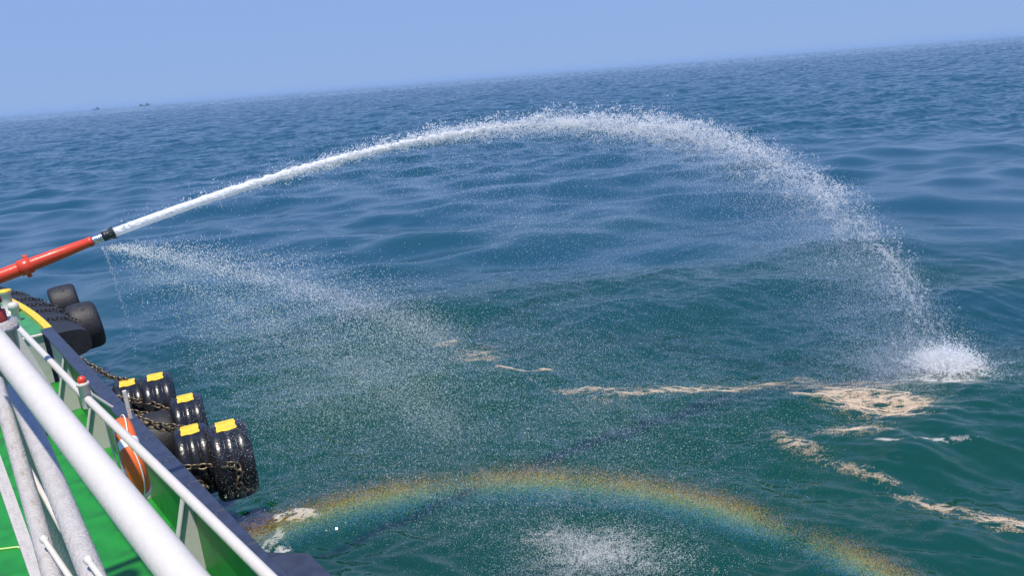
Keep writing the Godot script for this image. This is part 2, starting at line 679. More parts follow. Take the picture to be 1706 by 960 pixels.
func rail_parts() -> void:
	var ra := W(Vector3(-6.55, 4.2, -9.20))
	var rb := W(Vector3(-3.62, 4.2, -5.80))
	var rc := W(Vector3(-3.55, 4.2, -5.73))
	var re := W(Vector3(-0.75, 4.2, -2.55))
	obj("handrail", tube(PackedVector3Array([ra, ra.lerp(rb, 0.35), rb]), 0.03, 14), M.white_paint, boat)
	obj("handrail", tube(PackedVector3Array([rc, re]), 0.031, 14), M.white_paint, boat)
	# end post with the red cap
	var post := obj("rail_post", lathe([Vector2(0.042, 4.12), Vector2(0.042, 4.31), Vector2(0.05, 4.315), Vector2(0.05, 4.34), Vector2(0.0, 4.342)], 16, Transform3D(Basis(), (rb + rc) * 0.5 * Vector3(1, 0, 1))), M.white_paint, boat)
	var red := obj("red_cap", lathe([Vector2(0.032, 4.342), Vector2(0.034, 4.36), Vector2(0.030, 4.38), Vector2(0.016, 4.394), Vector2(0.0, 4.397)], 16, Transform3D(Basis(), (rb + rc) * 0.5 * Vector3(1, 0, 1))), M.red_paint, post)
	red.set_meta("label", "red cap on the white rail post")
	# brackets that carry the rail from the bulwark
	for s in [6.2, -3.2]:
		var top := ra.lerp(re, clampf((ra.z + s) / (ra.z - re.z), 0, 1))
		obj("rail_bracket", tube(PackedVector3Array([Vector3(top.x, 4.2, top.z), Vector3(-0.6, 3.0, top.z), Vector3(-0.12, 2.36, top.z)]), 0.022, 10), M.white_paint, boat)
	# thick white pipe from the monitor pedestal aft
	var m0 := W(Vector3(-4.46, 5.20, -6.22))
	var m1 := W(Vector3(-3.284, 5.087, -4.537))
	var m2 := W(Vector3(-1.40, 4.709, -2.557))
	var m3 := m2 + (m2 - m1).normalized() * 1.6
	obj("thick_pipe", tube(PackedVector3Array([m1 + (m1 - m2).normalized() * 0.55, m1, m2, m3]), 0.076, 28), M.white_paint, boat)
	# legs that fan out under it
	var a2 := W(Vector3(-3.60, 4.62, -5.02))
	var b2 := W(Vector3(-2.188, 4.273, -3.212))
	obj("brace_pipe", tube(PackedVector3Array([a2, b2, b2 + (b2 - a2) * 0.8]), 0.058, 20), M.rough_white_paint, boat)
	var a1 := W(Vector3(-3.96, 4.56, -5.34))
	var b1 := W(Vector3(-2.581, 4.108, -3.477))
	obj("brace_pipe", tube(PackedVector3Array([a1, b1, b1 + (b1 - a1) * 0.8]), 0.047, 20), M.rough_white_paint, boat)
	for k in 3:
		var p: Vector3 = [L(0.30, -1.632, 4.362), L(-1.30, -1.69, 4.262), L(-1.93, -1.575, 4.385)][k]
		var q: Vector3 = [L(-1.12, -1.585, 4.174), L(-2.1, -1.60, 4.10), L(-2.7, -1.5, 4.29)][k]
		var rod := obj("rail_rod", tube(PackedVector3Array([p, p.lerp(q, 0.5), q]), 0.015, 12), M.white_paint, boat)
		obj("weld_collar", lathe([Vector2(0.016, -0.01), Vector2(0.022, 0.0), Vector2(0.018, 0.03), Vector2(0.015, 0.034)], 14, along(p, q - p)), M.white_paint, rod)
	obj("gusset_plate", plate(PackedVector2Array([Vector2(-1.20, 4.22), Vector2(-1.17, 4.19), Vector2(-1.18, 4.10), Vector2(-1.26, 3.98), Vector2(-1.5, 3.86), Vector2(-1.5, 4.10)]), Vector3(-1.70, 0, 0), Vector3(0, 0, -1), Vector3.UP, 0.014), M.rough_white_paint, boat)
	obj("flat_bar", plate(PackedVector2Array([Vector2(0.74, 4.08), Vector2(0.74, 4.0), Vector2(-1.2, 3.38), Vector2(-1.2, 3.46)]), Vector3(-1.74, 0, 0), Vector3(0, 0, -1), Vector3.UP, 0.07), M.rough_white_paint, boat)


# ------------------------------------------------------------------ the fire monitor and the tyres

func fire_monitor() -> void:
	var d := Vector3(13.456, 3.77, -8.106).normalized()
	var t := Node3D.new()
	add(t, "fire_monitor")
	tag(t, "red fire monitor barrel with black nozzle shooting a jet out over the sea", "fire monitor")
	t.position = Vector3(-4.52, 4.78, -6.27)
	var o := NOZZLE - t.position
	# y of the frame runs down the barrel away from the muzzle
	var x := along(o, d)
	obj("barrel", lathe([Vector2(0.062, -1.6), Vector2(0.062, -0.72), Vector2(0.057, -0.5), Vector2(0.043, -0.20), Vector2(0.046, -0.195), Vector2(0.046, -0.165), Vector2(0.036, -0.16)], 24, x), M.red_paint, t)
	var col := obj("barrel_joint", lathe([Vector2(0.062, -0.80), Vector2(0.074, -0.795), Vector2(0.074, -0.70), Vector2(0.061, -0.69)], 24, x), M.red_paint, t)
	for k in 2:
		var sd := x.basis.z * (1.0 if k == 0 else -1.0)
		obj("bolt", lathe([Vector2(0.02, -0.02), Vector2(0.02, 0.035), Vector2(0.0, 0.037)], 10, along(x * Vector3(0, -0.75 + 0.04 * k, 0) + sd * 0.065, sd)), M.red_paint, col)
	obj("coupling", lathe([Vector2(0.036, -0.158), Vector2(0.041, -0.155), Vector2(0.041, -0.125), Vector2(0.036, -0.12), Vector2(0.035, -0.09), Vector2(0.039, -0.088), Vector2(0.039, -0.075), Vector2(0.033, -0.073)], 24, x, false), M.chrome, t)
	obj("nozzle", lathe([Vector2(0.034, -0.072), Vector2(0.047, -0.07), Vector2(0.047, -0.035), Vector2(0.043, -0.03), Vector2(0.044, -0.01), Vector2(0.062, 0.03), Vector2(0.063, 0.036), Vector2(0.052, 0.037), Vector2(0.036, 0.0), Vector2(0.0, -0.01)], 28, x), M.black_nozzle, t)
	obj("elbow", tube(PackedVector3Array([x * Vector3(0, -1.55, 0), x * Vector3(0, -1.7, 0), x * Vector3(0, -1.72, 0) + Vector3(0.05, -0.12, 0.02), Vector3(-0.1, 0.15, 0.05), Vector3(0, 0.0, 0)]), 0.075, 18), M.red_paint, t)
	obj("swivel_base", lathe([Vector2(0.10, 0.0), Vector2(0.10, 0.09), Vector2(0.075, 0.10), Vector2(0.075, 0.16), Vector2(0.095, 0.165), Vector2(0.095, 0.21), Vector2(0.06, 0.22), Vector2(0.05, 0.3), Vector2(0.0, 0.31)], 24), M.dark_red, t)
	var loop := PackedVector3Array()
	for k in 13:
		var an := TAU * k / 13.0
		loop.append(Vector3(0.07 + 0.055 * cos(an), 0.28 + 0.05 * sin(an), 0.06))
	obj("locking_ring", tube(loop, 0.008, 8, true), M.old_rubber, t)
	# the pedestal belongs to the boat
	var pb := to_boat(t.position)
	var fl := Transform3D(Basis(), Vector3(pb.x, 0, pb.z))
	var ped := obj("monitor_pedestal", lathe([Vector2(0.14, 1.305), Vector2(0.14, 4.68), Vector2(0.17, 4.69), Vector2(0.17, 4.73), Vector2(0.165, 4.735), Vector2(0.165, 4.775), Vector2(0, 4.777)], 28, fl), M.rough_white_paint, boat)
	for an in [0.6, 2.2, 3.8, 5.3]:
		var u := Vector3(cos(an), 0, sin(an))
		obj("gusset", plate(PackedVector2Array([Vector2(0.135, 4.66), Vector2(0.17, 4.66), Vector2(0.36, 4.0), Vector2(0.36, 3.95), Vector2(0.135, 3.95)]), Vector3(pb.x, 0, pb.z), u, Vector3.UP, 0.014), M.white_paint, ped)


func tyre_mesh(R: float, w: float, grooved: bool) -> ArrayMesh:
	var h := w * 0.5
	var pr := [Vector2(R * 0.50, -h * 0.62), Vector2(R * 0.54, -h * 0.80), Vector2(R * 0.72, -h * 0.98), Vector2(R * 0.84, -h), Vector2(R * 0.93, -h * 0.90), Vector2(R * 0.975, -h * 0.74)]
	for g in ([-0.28, 0.28] if grooved else []):
		var c := cos(g * 0.5)
		pr.append(Vector2(R * (0.955 + 0.045 * c), h * (g - 0.03)))
		pr.append(Vector2(R * (0.955 + 0.045 * c) - 0.006, h * (g - 0.018)))
		pr.append(Vector2(R * (0.955 + 0.045 * c) - 0.006, h * (g + 0.018)))
		pr.append(Vector2(R * (0.955 + 0.045 * c), h * (g + 0.03)))
	if not grooved:
		pr.append(Vector2(R, -h * 0.4))
		pr.append(Vector2(R * 1.005, 0.0))
		pr.append(Vector2(R, h * 0.4))
	for k in range(5, -1, -1):
		var p: Vector2 = pr[k]
		pr.append(Vector2(p.x, -p.y))
	# inside
	pr.append(Vector2(R * 0.53, h * 0.5))
	pr.append(Vector2(R * 0.80, h * 0.82))
	pr.append(Vector2(R * 0.92, 0.0))
	pr.append(Vector2(R * 0.80, -h * 0.82))
	pr.append(Vector2(R * 0.53, -h * 0.5))
	pr.append(pr[0])
	return lathe(pr, 44)


func patch_mesh(R: float, w: float, a0: float, a1: float) -> ArrayMesh:
	# a painted strip lying on the tread; angle 0 is straight up
	var st := begin(true)
	var n := 8
	for i in n:
		for j in 4:
			var P := func(ii: int, jj: int) -> Vector3:
				var a := lerpf(a0, a1, float(ii) / n) + 0.02 * sin(jj * 2.1 + ii)
				var y := lerpf(-0.5, 0.5, jj / 4.0) * w * (1.0 + 0.05 * sin(ii * 1.7))
				var rr := R * (0.955 + 0.045 * cos((jj * 0.5 - 1.0) * 0.3)) + 0.006
				return Vector3(rr * cos(a), y, rr * sin(a))
			quad(st, P.call(i, j), P.call(i + 1, j), P.call(i + 1, j + 1), P.call(i, j + 1))
	return finish(st)


func make_tyre(c: Vector3, R: float, w: float, axis: Vector3, label: String, group: String, patched: bool, m: Material) -> Node3D:
	var t := Node3D.new()
	add(t, "tyre_fender")
	tag(t, label, "tyre", group)
	# local y is the axle, local x points up
	var y := axis.normalized()
	var x := (Vector3.UP - y * y.y).normalized()
	t.transform = Transform3D(Basis(x, y, x.cross(y)), c)
	obj("tyre", tyre_mesh(R, w, patched), m, t)
	if not patched:
		# the chain hole in the tread
		var hd := Vector3(cos(-0.55), 0.04, sin(-0.55)) if x.cross(y).dot(EYE - c) < 0.0 else Vector3(cos(0.55), 0.04, sin(0.55))
		obj("chain_hole", lathe([Vector2(0.045, -0.02), Vector2(0.05, 0.008), Vector2(0.035, 0.01), Vector2(0.034, -0.03), Vector2(0, -0.03)], 14, along(hd * R, hd)), M.chain_black, t)
	if patched:
		var pm := obj("yellow_patch", patch_mesh(R, w * 0.48, -0.34, 0.32 + rng.randf_range(-0.08, 0.08)), M.yellow_paint, t)
		pm.set_meta("label", "yellow painted patch on the tread")
	return t


func fenders() -> void:
	var ax := Vector3(0.9, 0, -0.43)
	var g := "tyre fenders along the side"
	make_tyre(Vector3(-6.50, 1.60, -11.63), 0.50, 0.48, ax, "inner tyre of the pair farthest forward along the hull side, with narrow yellow patch", g, true, M.rubber)
	make_tyre(Vector3(-5.98, 1.68, -11.55), 0.52, 0.49, ax, "outer tyre of the pair farthest forward along the hull side, lying over the water", g, true, M.rubber)
	make_tyre(Vector3(-5.75, 1.38, -10.80), 0.46, 0.55, ax, "smooth low black tyre without yellow patch, half hidden between the chains", g, false, M.old_rubber)
	make_tyre(Vector3(-5.24, 1.56, -10.87), 0.50, 0.48, ax, "single ribbed tyre with yellow patch in the middle of the side fenders", g, true, M.rubber)
	make_tyre(Vector3(-4.78, 1.46, -9.85), 0.53, 0.50, ax, "inner tyre of the nearest pair, with square yellow patch, beside the gunwale", g, true, M.rubber)
	make_tyre(Vector3(-4.24, 1.46, -9.80), 0.575, 0.55, ax, "largest and nearest tyre, outermost over the water, with folded yellow patch", g, true, M.rubber)
	g = "tyre fenders on the bow"
	make_tyre(Vector3(-9.66, 1.80, -16.15), 0.54, 0.58, Vector3(0.80, 0.06, -0.60), "big black bow tyre nearest the gunwale end, with a hole in its tread", g, false, M.old_rubber)
	make_tyre(Vector3(-10.72, 2.03, -17.35), 0.47, 0.58, Vector3(0.84, 0.06, -0.55), "black bow tyre farthest forward, behind the other bow tyre", g, false, M.old_rubber)



# ------------------------------------------------------------------ chains, lifebuoy, rope

func link_mesh(len_: float, r: float) -> ArrayMesh:
	var pts := PackedVector3Array()
	var h := len_ * 0.5 - r
	var w := len_ * 0.31
	for k in 14:
		var a := TAU * k / 14.0
		pts.append(Vector3(w * sin(a), (h - w) * signf(cos(a)) * minf(1.0, absf(cos(a)) * 3.0) + w * cos(a), 0))
	return tube(pts, r, 7, true)


func chain(pts: Array, pitch: float, lm: Mesh, m: Material, label: String, group: String) -> void:
	var c := Curve3D.new()
	for p in pts:
		c.add_point(p)
	for k in range(1, pts.size() - 1):
		var tg: Vector3 = (pts[k + 1] - pts[k - 1]) * 0.2
		c.set_point_in(k, -tg)
		c.set_point_out(k, tg)
	var t := Node3D.new()
	add(t, "chain")
	t.position = pts[0]
	tag(t, label, "chain", group)
	var n := int(c.get_baked_length() / pitch)
	for k in n:
		var a := c.sample_baked((k + 0.15) * pitch)
		var b := c.sample_baked((k + 0.85) * pitch)
		var x := along((a + b) * 0.5 - t.position, b - a)
		x.basis = Basis((b - a).normalized(), (0.25 if k % 2 else 0.25 + PI * 0.5) + rng.randf_range(-0.25, 0.25)) * x.basis
		var o := obj("link", lm, m, t)
		o.transform = x


func chains() -> void:
	var big := link_mesh(0.14, 0.015)
	var pitch := 0.098
	var g := "chains that hold the side tyres"
	var B := func(s: float, x: float, y: float) -> Vector3: return to_world(L(s, x, y))
	chain([B.call(8.75, 0.03, 2.30), B.call(8.3, 0.22, 2.12), B.call(7.85, 0.33, 2.06), B.call(7.3, 0.47, 2.13)], pitch, big, M.chain_steel, "rusty chain running from the gunwale to the top of the foremost side tyres, upper strand", g)
	chain([B.call(8.65, 0.02, 2.22), B.call(8.2, 0.13, 1.95), B.call(7.6, 0.16, 1.90), B.call(7.0, 0.2, 1.85)], pitch, big, M.chain_steel, "rusty chain hanging close along the hull forward of the side tyres, lower strand", g)
	chain([B.call(7.1, 0.05, 2.05), B.call(6.85, 0.35, 1.93), B.call(6.55, 0.55, 1.90), B.call(6.2, 0.72, 1.80), B.call(6.0, 0.8, 1.72)], pitch, big, M.chain_steel, "steel chain draped across the front of the foremost tyre pair, upper of two", g)
	chain([B.call(6.9, 0.05, 1.95), B.call(6.6, 0.32, 1.80), B.call(6.3, 0.52, 1.78), B.call(6.0, 0.66, 1.68), B.call(5.85, 0.8, 1.60)], pitch, big, M.chain_steel, "steel chain draped across the front of the foremost tyre pair, lower of two", g)
	chain([B.call(5.9, 0.06, 2.10), B.call(5.55, 0.32, 1.96), B.call(5.25, 0.5, 1.94), B.call(4.98, 0.68, 1.93)], pitch, big, M.chain_steel, "rusty chain reaching the nearest tyre pair just behind the square yellow patch, top strand", g)
	chain([B.call(5.85, 0.1, 2.02), B.call(5.5, 0.38, 1.88), B.call(5.2, 0.58, 1.85), B.call(4.95, 0.76, 1.86)], pitch, big, M.chain_steel, "rusty chain reaching the nearest tyre pair, strand next to the ribbed single tyre", g)
	chain([B.call(5.55, 0.04, 1.95), B.call(5.3, 0.25, 1.72), B.call(5.0, 0.3, 1.6), B.call(4.7, 0.28, 1.65)], pitch, big, M.chain_steel, "rusty chain sagging against the hull beside the nearest tyre pair", g)
	chain([B.call(4.55, 0.10, 1.72), B.call(4.36, 0.42, 1.64), B.call(4.28, 0.62, 1.60), B.call(4.10, 0.72, 1.64), B.call(3.95, 0.80, 1.67), B.call(3.915, 0.89, 1.655), B.call(3.89, 0.915, 1.58), B.call(3.885, 0.89, 1.42), B.call(3.92, 0.875, 1.24)], pitch, big, M.chain_steel, "steel chain wrapped round the nearest tyre pair with its end hanging down", g)
	chain([B.call(4.5, 0.10, 1.50), B.call(4.36, 0.38, 1.44), B.call(4.32, 0.52, 1.34), B.call(4.30, 0.62, 1.22)], pitch, big, M.chain_steel, "short steel chain under the wrapped one at the nearest inner tyre", g)
	g = "black chains lying on the bow fender"
	var names := ["foremost black chain lying on the rubber bow fender", "second black chain from the front on the bow fender", "black chain in the middle of the bow fender leading to the far bow tyre", "black chain leading between the two bow tyres", "short black chain beside the near bow tyre", "nearest black chain on the bow fender, at the fender's cut end"]
	var black_link := link_mesh(0.12, 0.013)
	var tops := [16.6, 15.6, 14.5, 13.7, 12.9, 11.9]
	for k in 6:
		var s: float = tops[k]
		var e := bow_edge(s)
		var y := 2.36
		chain([B.call(s, e + 0.10, y), B.call(s - 0.12, e + 0.30, y), B.call(s - 0.3, e + 0.45, y - 0.01), B.call(s - 0.42, e + 0.56, y - 0.07), B.call(s - 0.46, e + 0.66, y - 0.12)], 0.085, black_link, M.chain_black, names[k], g)


func lifebuoy() -> void:
	var t := Node3D.new()
	add(t, "lifebuoy")
	tag(t, "orange lifebuoy with white bands and grab rope hung below the white handrail", "lifebuoy")
	var c := Vector3(-3.30, 3.65, -5.70)
	var ax := Vector3(0.835, 0.02, -0.55).normalized()
	var y := ax
	var x := (Vector3.UP - y * y.y).normalized()
	t.transform = Transform3D(Basis(x, y, x.cross(y)), c)
	var ring := PackedVector3Array()
	for k in 48:
		var a := TAU * k / 48.0
		ring.append(Vector3(0.285 * cos(a), 0, 0.285 * sin(a)))
	obj("ring", tube(ring, 0.075, 18, true), M.orange_paint, t)
	for q in 4:
		var arc := PackedVector3Array()
		for k in 7:
			var a := TAU * (q * 0.25 + 0.13) + (k - 3) * 0.04
			arc.append(Vector3(0.285 * cos(a), 0, 0.285 * sin(a)))
		obj("white_band", tube(arc, 0.0775, 18), M.tape, t)
	for q in 4:
		var rp := PackedVector3Array()
		for k in 15:
			var f := k / 14.0
			var a := TAU * (q * 0.25 + 0.13 + f * 0.25)
			var rr := 0.364 + 0.012 * sin(f * PI)
			rp.append(Vector3(rr * cos(a), 0.03 * sin(f * PI), rr * sin(a)))
		obj("grab_rope", tube(rp, 0.006, 7), M.rope, t)
	# holder welded under the rail, part of the boat
	var cb := to_boat(c)
	var hold := obj("lifebuoy_holder", rbox(Vector3(0.012, 0.78, 0.04), cb + Vector3(-0.10, 0.06, 0.12), 0.003), M.white_paint, boat)
	obj("arm", rbox(Vector3(0.012, 0.78, 0.04), cb + Vector3(-0.10, 0.06, -0.12), 0.003), M.white_paint, hold)
	obj("arm", rbox(Vector3(0.03, 0.26, 0.03), cb + Vector3(0.10, 0.40, -0.20), 0.004), M.white_paint, hold)
	# thin rope lying on the deck
	var r := PackedVector3Array()
	for k in 26:
		var f := k / 25.0
		r.append(to_world(L(5.6 - 1.1 * f + 0.12 * sin(f * 7.0), -2.5 + 0.9 * f + 0.10 * sin(f * 9.0 + 1.0), 1.312)))
	var ro := obj("deck_rope", tube(r, 0.012, 6), M.glow_rope)
	tag(ro, "thin pale green rope lying loose on the green deck", "rope")


func ships() -> void:
	for k in 2:
		var t := Node3D.new()
		add(t, "distant_ship")
		var dist := 3400.0
		var az: float = [-0.477, -0.426][k]
		t.position = Vector3(sin(az) * dist, 0, -cos(az) * dist)
		t.rotation.y = -az + 0.25
		var w := [24.0, 40.0][k] as float
		tag(t, ["tiny low ship on the hazy horizon, the left one of two", "dark ship with raised ends on the hazy horizon, the right and larger one of two"][k], "ship", "ships on the horizon")
		obj("hull", plate(PackedVector2Array([Vector2(-w / 2, 0), Vector2(w / 2, 0), Vector2(w / 2 + 2.5, 4.6), Vector2(w / 2 - 5, 3.2), Vector2(-w / 2, 3.2)]), Vector3.ZERO, Vector3.RIGHT, Vector3.UP, 8.0), M.ship_grey, t)
		obj("bridge", rbox(Vector3(w * 0.22, 6.5, 6.0), Vector3(w * 0.28, 6.2, 0), 0.3), M.ship_grey, t)
		obj("mast", tube(PackedVector3Array([Vector3(w * 0.28, 9, 0), Vector3(w * 0.28, 14, 0)]), 0.35, 8), M.ship_grey, t)
		if k == 1:
			obj("deckhouse", rbox(Vector3(w * 0.2, 4.5, 6.0), Vector3(-w * 0.33, 5.4, 0), 0.3), M.ship_grey, t)


# ------------------------------------------------------------------ water in the air

func drop_mesh() -> ArrayMesh:
	var st := begin(true)
	lathe_into(st, [Vector2(0, -1), Vector2(0.87, -0.5), Vector2(0.87, 0.5), Vector2(0, 1)], 6)
	return finish(st)


var drop: ArrayMesh

func drops(called: String, at: PackedVector3Array, size: PackedFloat32Array, tint: PackedColorArray, m: Material, parent: Node = null, squash := 1.0) -> MultiMeshInstance3D:
	if drop == null:
		drop = drop_mesh()
	var n := at.size()
	var mm := MultiMesh.new()
	mm.transform_format = MultiMesh.TRANSFORM_3D
	mm.use_colors = true
	mm.mesh = drop
	mm.instance_count = n
	var b := PackedFloat32Array()
	b.resize(n * 16)
	for i in n:
		var k := i * 16
		var s := size[i]
		b[k] = s
		b[k + 5] = s * squash
		b[k + 10] = s
		b[k + 3] = at[i].x
		b[k + 7] = at[i].y
		b[k + 11] = at[i].z
		var c := tint[i]
		b[k + 12] = c.r
		b[k + 13] = c.g
		b[k + 14] = c.b
		b[k + 15] = 1.0
	mm.buffer = b
	var o := MultiMeshInstance3D.new()
	o.multimesh = mm
	o.material_override = m
	add(o, called, parent)
	o.set_meta("kind", "stuff")
	return o


func white() -> Color:
	var w := rng.randf_range(0.92, 0.99)
	return Color(w + rng.randf_range(-0.06, 0.01), w + rng.randf_range(-0.03, 0.01), w)


func glint_tint() -> Color:          # random tints painted on drops, for light split near the bow
	var h := Color.from_hsv(rng.randf_range(0.08, 0.62), 0.30 * rng.randf(), 1.0)
	return h * rng.randf_range(0.9, 1.0)


func gauss3(s: float) -> Vector3:
	return Vector3(rng.randfn(), rng.randfn(), rng.randfn()) * s


# path of water leaving the muzzle under gravity and air drag
func flight(from: Vector3, v: Vector3, drag: float) -> PackedVector3Array:
	var out := PackedVector3Array()
	var p := from
	for i in 120:
		out.append(p)
		if p.y < 0.0:
			break
		v += (Vector3(0, -9.81, 0) - v * v.length() * drag) * 0.02
		p += v * 0.02
	return out


func on(path: PackedVector3Array, f: float) -> Vector3:
	var x := clampf(f, 0.0, 1.0) * (path.size() - 1)
	var i := mini(int(x), path.size() - 2)
	return path[i].lerp(path[i + 1], x - i)


func water_jet() -> void:
	var t := Node3D.new()
	add(t, "water_jet")
	t.position = NOZZLE
	tag(t, "white jet of water arching from the black nozzle out over the sea", "water jet")
	var v0 := Vector3(13.456, 3.77, -8.106)
	var main := flight(NOZZLE, v0, 0.056)
	# solid core, breaking up along the way
	var pts := PackedVector3Array()
	var rad := PackedFloat32Array()
	for i in 180:
		var f := i / 179.0 * 0.30
		var wob := 0.014 * smoothstep(0.04, 0.30, f)
		pts.append(on(main, f) - NOZZLE + gauss3(wob))
		rad.append((0.041 + 0.02 * f) * (1.0 - smoothstep(0.04, 0.30, f)) * (1.0 + rng.randf_range(-0.45, 0.45) * smoothstep(0.0, 0.12, f)) + 0.002)
	var st := begin(true)
	tube_into(st, pts, rad, 12)
	obj("stream_core", finish(st), M.stream, t)
	var at := PackedVector3Array()
	var sz := PackedFloat32Array()
	var col := PackedColorArray()
	var paths := []
	for k in 14:
		paths.append(flight(NOZZLE, v0, 0.056 + 0.010 * k))
	# torn ropes and clots of water: pulses that travel with the jet and pull apart
	for c in 330:
		var f0 := absf(0.36 + rng.randfn() * (0.23 if rng.randf() < 0.6 else 0.14)) if c < 230 else rng.randf_range(0.5, 0.96)
		if f0 > 0.5 and c % 3 == 0:
			continue
		if f0 > 0.97 or f0 < 0.03:
			continue
		var spread := 0.018 + 0.19 * pow(f0, 1.15)
		var off := gauss3(spread * 0.8)
		var stretch := rng.randf_range(0.008, 0.030)
		var thick := rng.randf_range(0.25, 0.7) * spread + 0.006
		var pk := int(absf(rng.randfn()) * 0.9) % 14
		var lean := gauss3(0.6 * spread)
		for q in rng.randi_range(6, 26):
			var df := rng.randfn()
			var ctr := on(paths[pk], f0 + df * stretch) - NOZZLE + off + lean * df + gauss3(thick)
			var dirv := (on(paths[pk], f0 + 0.02) - on(paths[pk], f0)).normalized() + gauss3(0.5)
			for j in rng.randi_range(3, 11):
				at.append(ctr + gauss3(0.012) + dirv * rng.randf_range(-0.06, 0.06))
				sz.append(rng.randf_range(0.0025, 0.0085))
				col.append(white())
	# fine spray all along
	for c in 95000:
		var f := pow(rng.randf(), 0.62)
		var spread := 0.022 + 0.30 * pow(f, 1.15)
		var k := int(absf(rng.randfn()) * 2.6)
		if k > 13 or rng.randf() < 0.25 * f:
			continue
		at.append(on(paths[k], f) - NOZZLE + gauss3(spread))
		sz.append(rng.randf_range(0.0018, 0.0048))
		col.append(white())
	# slow fine drops that fall short of the arc
	var slow := []
	for k in 10:
		slow.append(flight(NOZZLE, v0, 0.10 + 0.03 * k))
	for c in 22000:
		var f := pow(rng.randf(), 0.7)
		at.append(on(slow[rng.randi() % 10], f) - NOZZLE + gauss3(0.1 + 0.5 * f))
		sz.append(rng.randf_range(0.0015, 0.0042))
		col.append(white())
	drops("spray", at, sz, col, M.jet_drops, t)


func side_spray() -> void:
	# a leak under the coupling throws a fan of drops down to the right; the breeze spreads it over the water
	var t := Node3D.new()
	add(t, "spray_fan")
	var src := NOZZLE + Vector3(-0.13, -0.09, 0.06)
	t.position = src
	tag(t, "wide fan of fine spray falling from under the nozzle to the water below", "spray")
	var at := PackedVector3Array()
	var sz := PackedFloat32Array()
	var col := PackedColorArray()
	var corners := [Vector3(-3.9, 0, -9.6), Vector3(-4.2, 0, -14.5), Vector3(1.5, 0, -17.5), Vector3(6.8, 0, -13.2), Vector3(3.0, 0, -8.0)]
	var veil := FastNoiseLite.new()
	veil.seed = 4
	veil.frequency = 0.55
	veil.fractal_octaves = 3
	for c in 330000:
		# somewhere inside the wetted patch of sea
		var pick := rng.randf()
		var i := 0 if pick < 0.42 else (1 if pick < 0.66 else 2)
		var a: Vector3 = corners[0]
		var b: Vector3 = corners[i + 1]
		var d: Vector3 = corners[i + 2]
		var u := rng.randf()
		var v := rng.randf()
		if u + v > 1.0:
			u = 1.0 - u
			v = 1.0 - v
		var land := a + (b - a) * u + (d - a) * v
		var f := pow(rng.randf(), 0.5)
		var up := rng.randf_range(-0.6, 0.7)
		var p := Vector3(lerpf(src.x, land.x, f), lerpf(src.y, 0.05, f) + up * 4.0 * f * (1.0 - f), lerpf(src.z, land.z, f))
		var rope := veil.get_noise_2d(land.x * 1.5 + up, land.z * 1.5) * 1.6 + 0.30
		if rope + veil.get_noise_3d(p.x, p.y * 1.6, p.z) * 0.8 < rng.randf():
			continue
		at.append(p - src + gauss3(0.02 + 0.25 * f))
		sz.append(rng.randf_range(0.0012, 0.0034) * (1.0 if rng.randf() < 0.95 else 1.9))
		col.append(glint_tint())
	# two ropes of heavier spray inside the fan
	for c in 34000:
		var k := 0 if c % 3 else 1
		var land: Vector3 = [Vector3(-1.6, 0, -18.0), Vector3(-1.1, 0, -12.6)][k]
		var f := pow(rng.randf(), 0.6)
		var clump := 0.6 + 0.9 * veil.get_noise_2d(f * 60.0, k * 50.0 + 7.0)
		if rng.randf() > clump:
			continue
		var p := Vector3(lerpf(src.x, land.x, f), lerpf(src.y, 0.05, f) + 0.9 * f * (1.0 - f), lerpf(src.z, land.z, f))
		at.append(p - src + Vector3(rng.randfn(), rng.randfn() * 0.6, rng.randfn()) * (0.01 + 0.34 * f))
		sz.append(rng.randf_range(0.0014, 0.0042))
		col.append(white())
	# the dense root of the fan
	for c in 12000:
		var f := pow(rng.randf(), 1.1)
		var az := rng.randfn() * 0.14
		var el := rng.randfn() * 0.10
		var d := Vector3(0.88, -0.26, -0.38).rotated(Vector3.UP, az).rotated(Vector3(0.4, 0, 0.9).normalized(), el)
		var p := d * (0.1 + 3.4 * f) + Vector3(0, -0.9 * f * f, 0)
		at.append(p + gauss3(0.01 + 0.06 * f))
		sz.append(rng.randf_range(0.0015, 0.0045))
		col.append(white())
	for c in 350:
		var f := rng.randf()
		at.append(Vector3(0.05 + 0.10 * f, -0.02 - 1.1 * f * f, 0.0) + gauss3(0.004 + 0.012 * f))
		sz.append(rng.randf_range(0.0012, 0.0028))
		col.append(white())
	drops("spray", at, sz, col, M.drops, t)


func burst(called: String, label: String, c: Vector3, w: Vector3, n: int, smin: float, smax: float) -> void:
	var at := PackedVector3Array()
	var sz := PackedFloat32Array()
	var col := PackedColorArray()
	# plumes thrown up in all directions, each a ragged streak of drops
	while at.size() < n:
		var q := Vector3(rng.randfn() * w.x, 0, rng.randfn() * w.z)
		var r2 := q.x * q.x / (w.x * w.x) + q.z * q.z / (w.z * w.z)
		var top := absf(rng.randfn()) * w.y * exp(-r2 * 0.3) + 0.03
		var lean := Vector3(q.x * 0.5, 0, q.z * 0.5) + gauss3(0.15) * w
		for j in rng.randi_range(2, 26):
			var f := rng.randf()
			at.append(q + Vector3(0, 0.02 + top * f, 0) + lean * f + gauss3(0.012 + 0.05 * w.x * f))
			sz.append(rng.randf_range(smin, smax) * (1.0 - 0.3 * f))
			col.append(white())
	var o := drops(called, at, sz, col, M.drops)
	o.position = c + Vector3(0, height(c.x, c.z).y, 0)
	tag(o, label, "splash", "", "stuff")


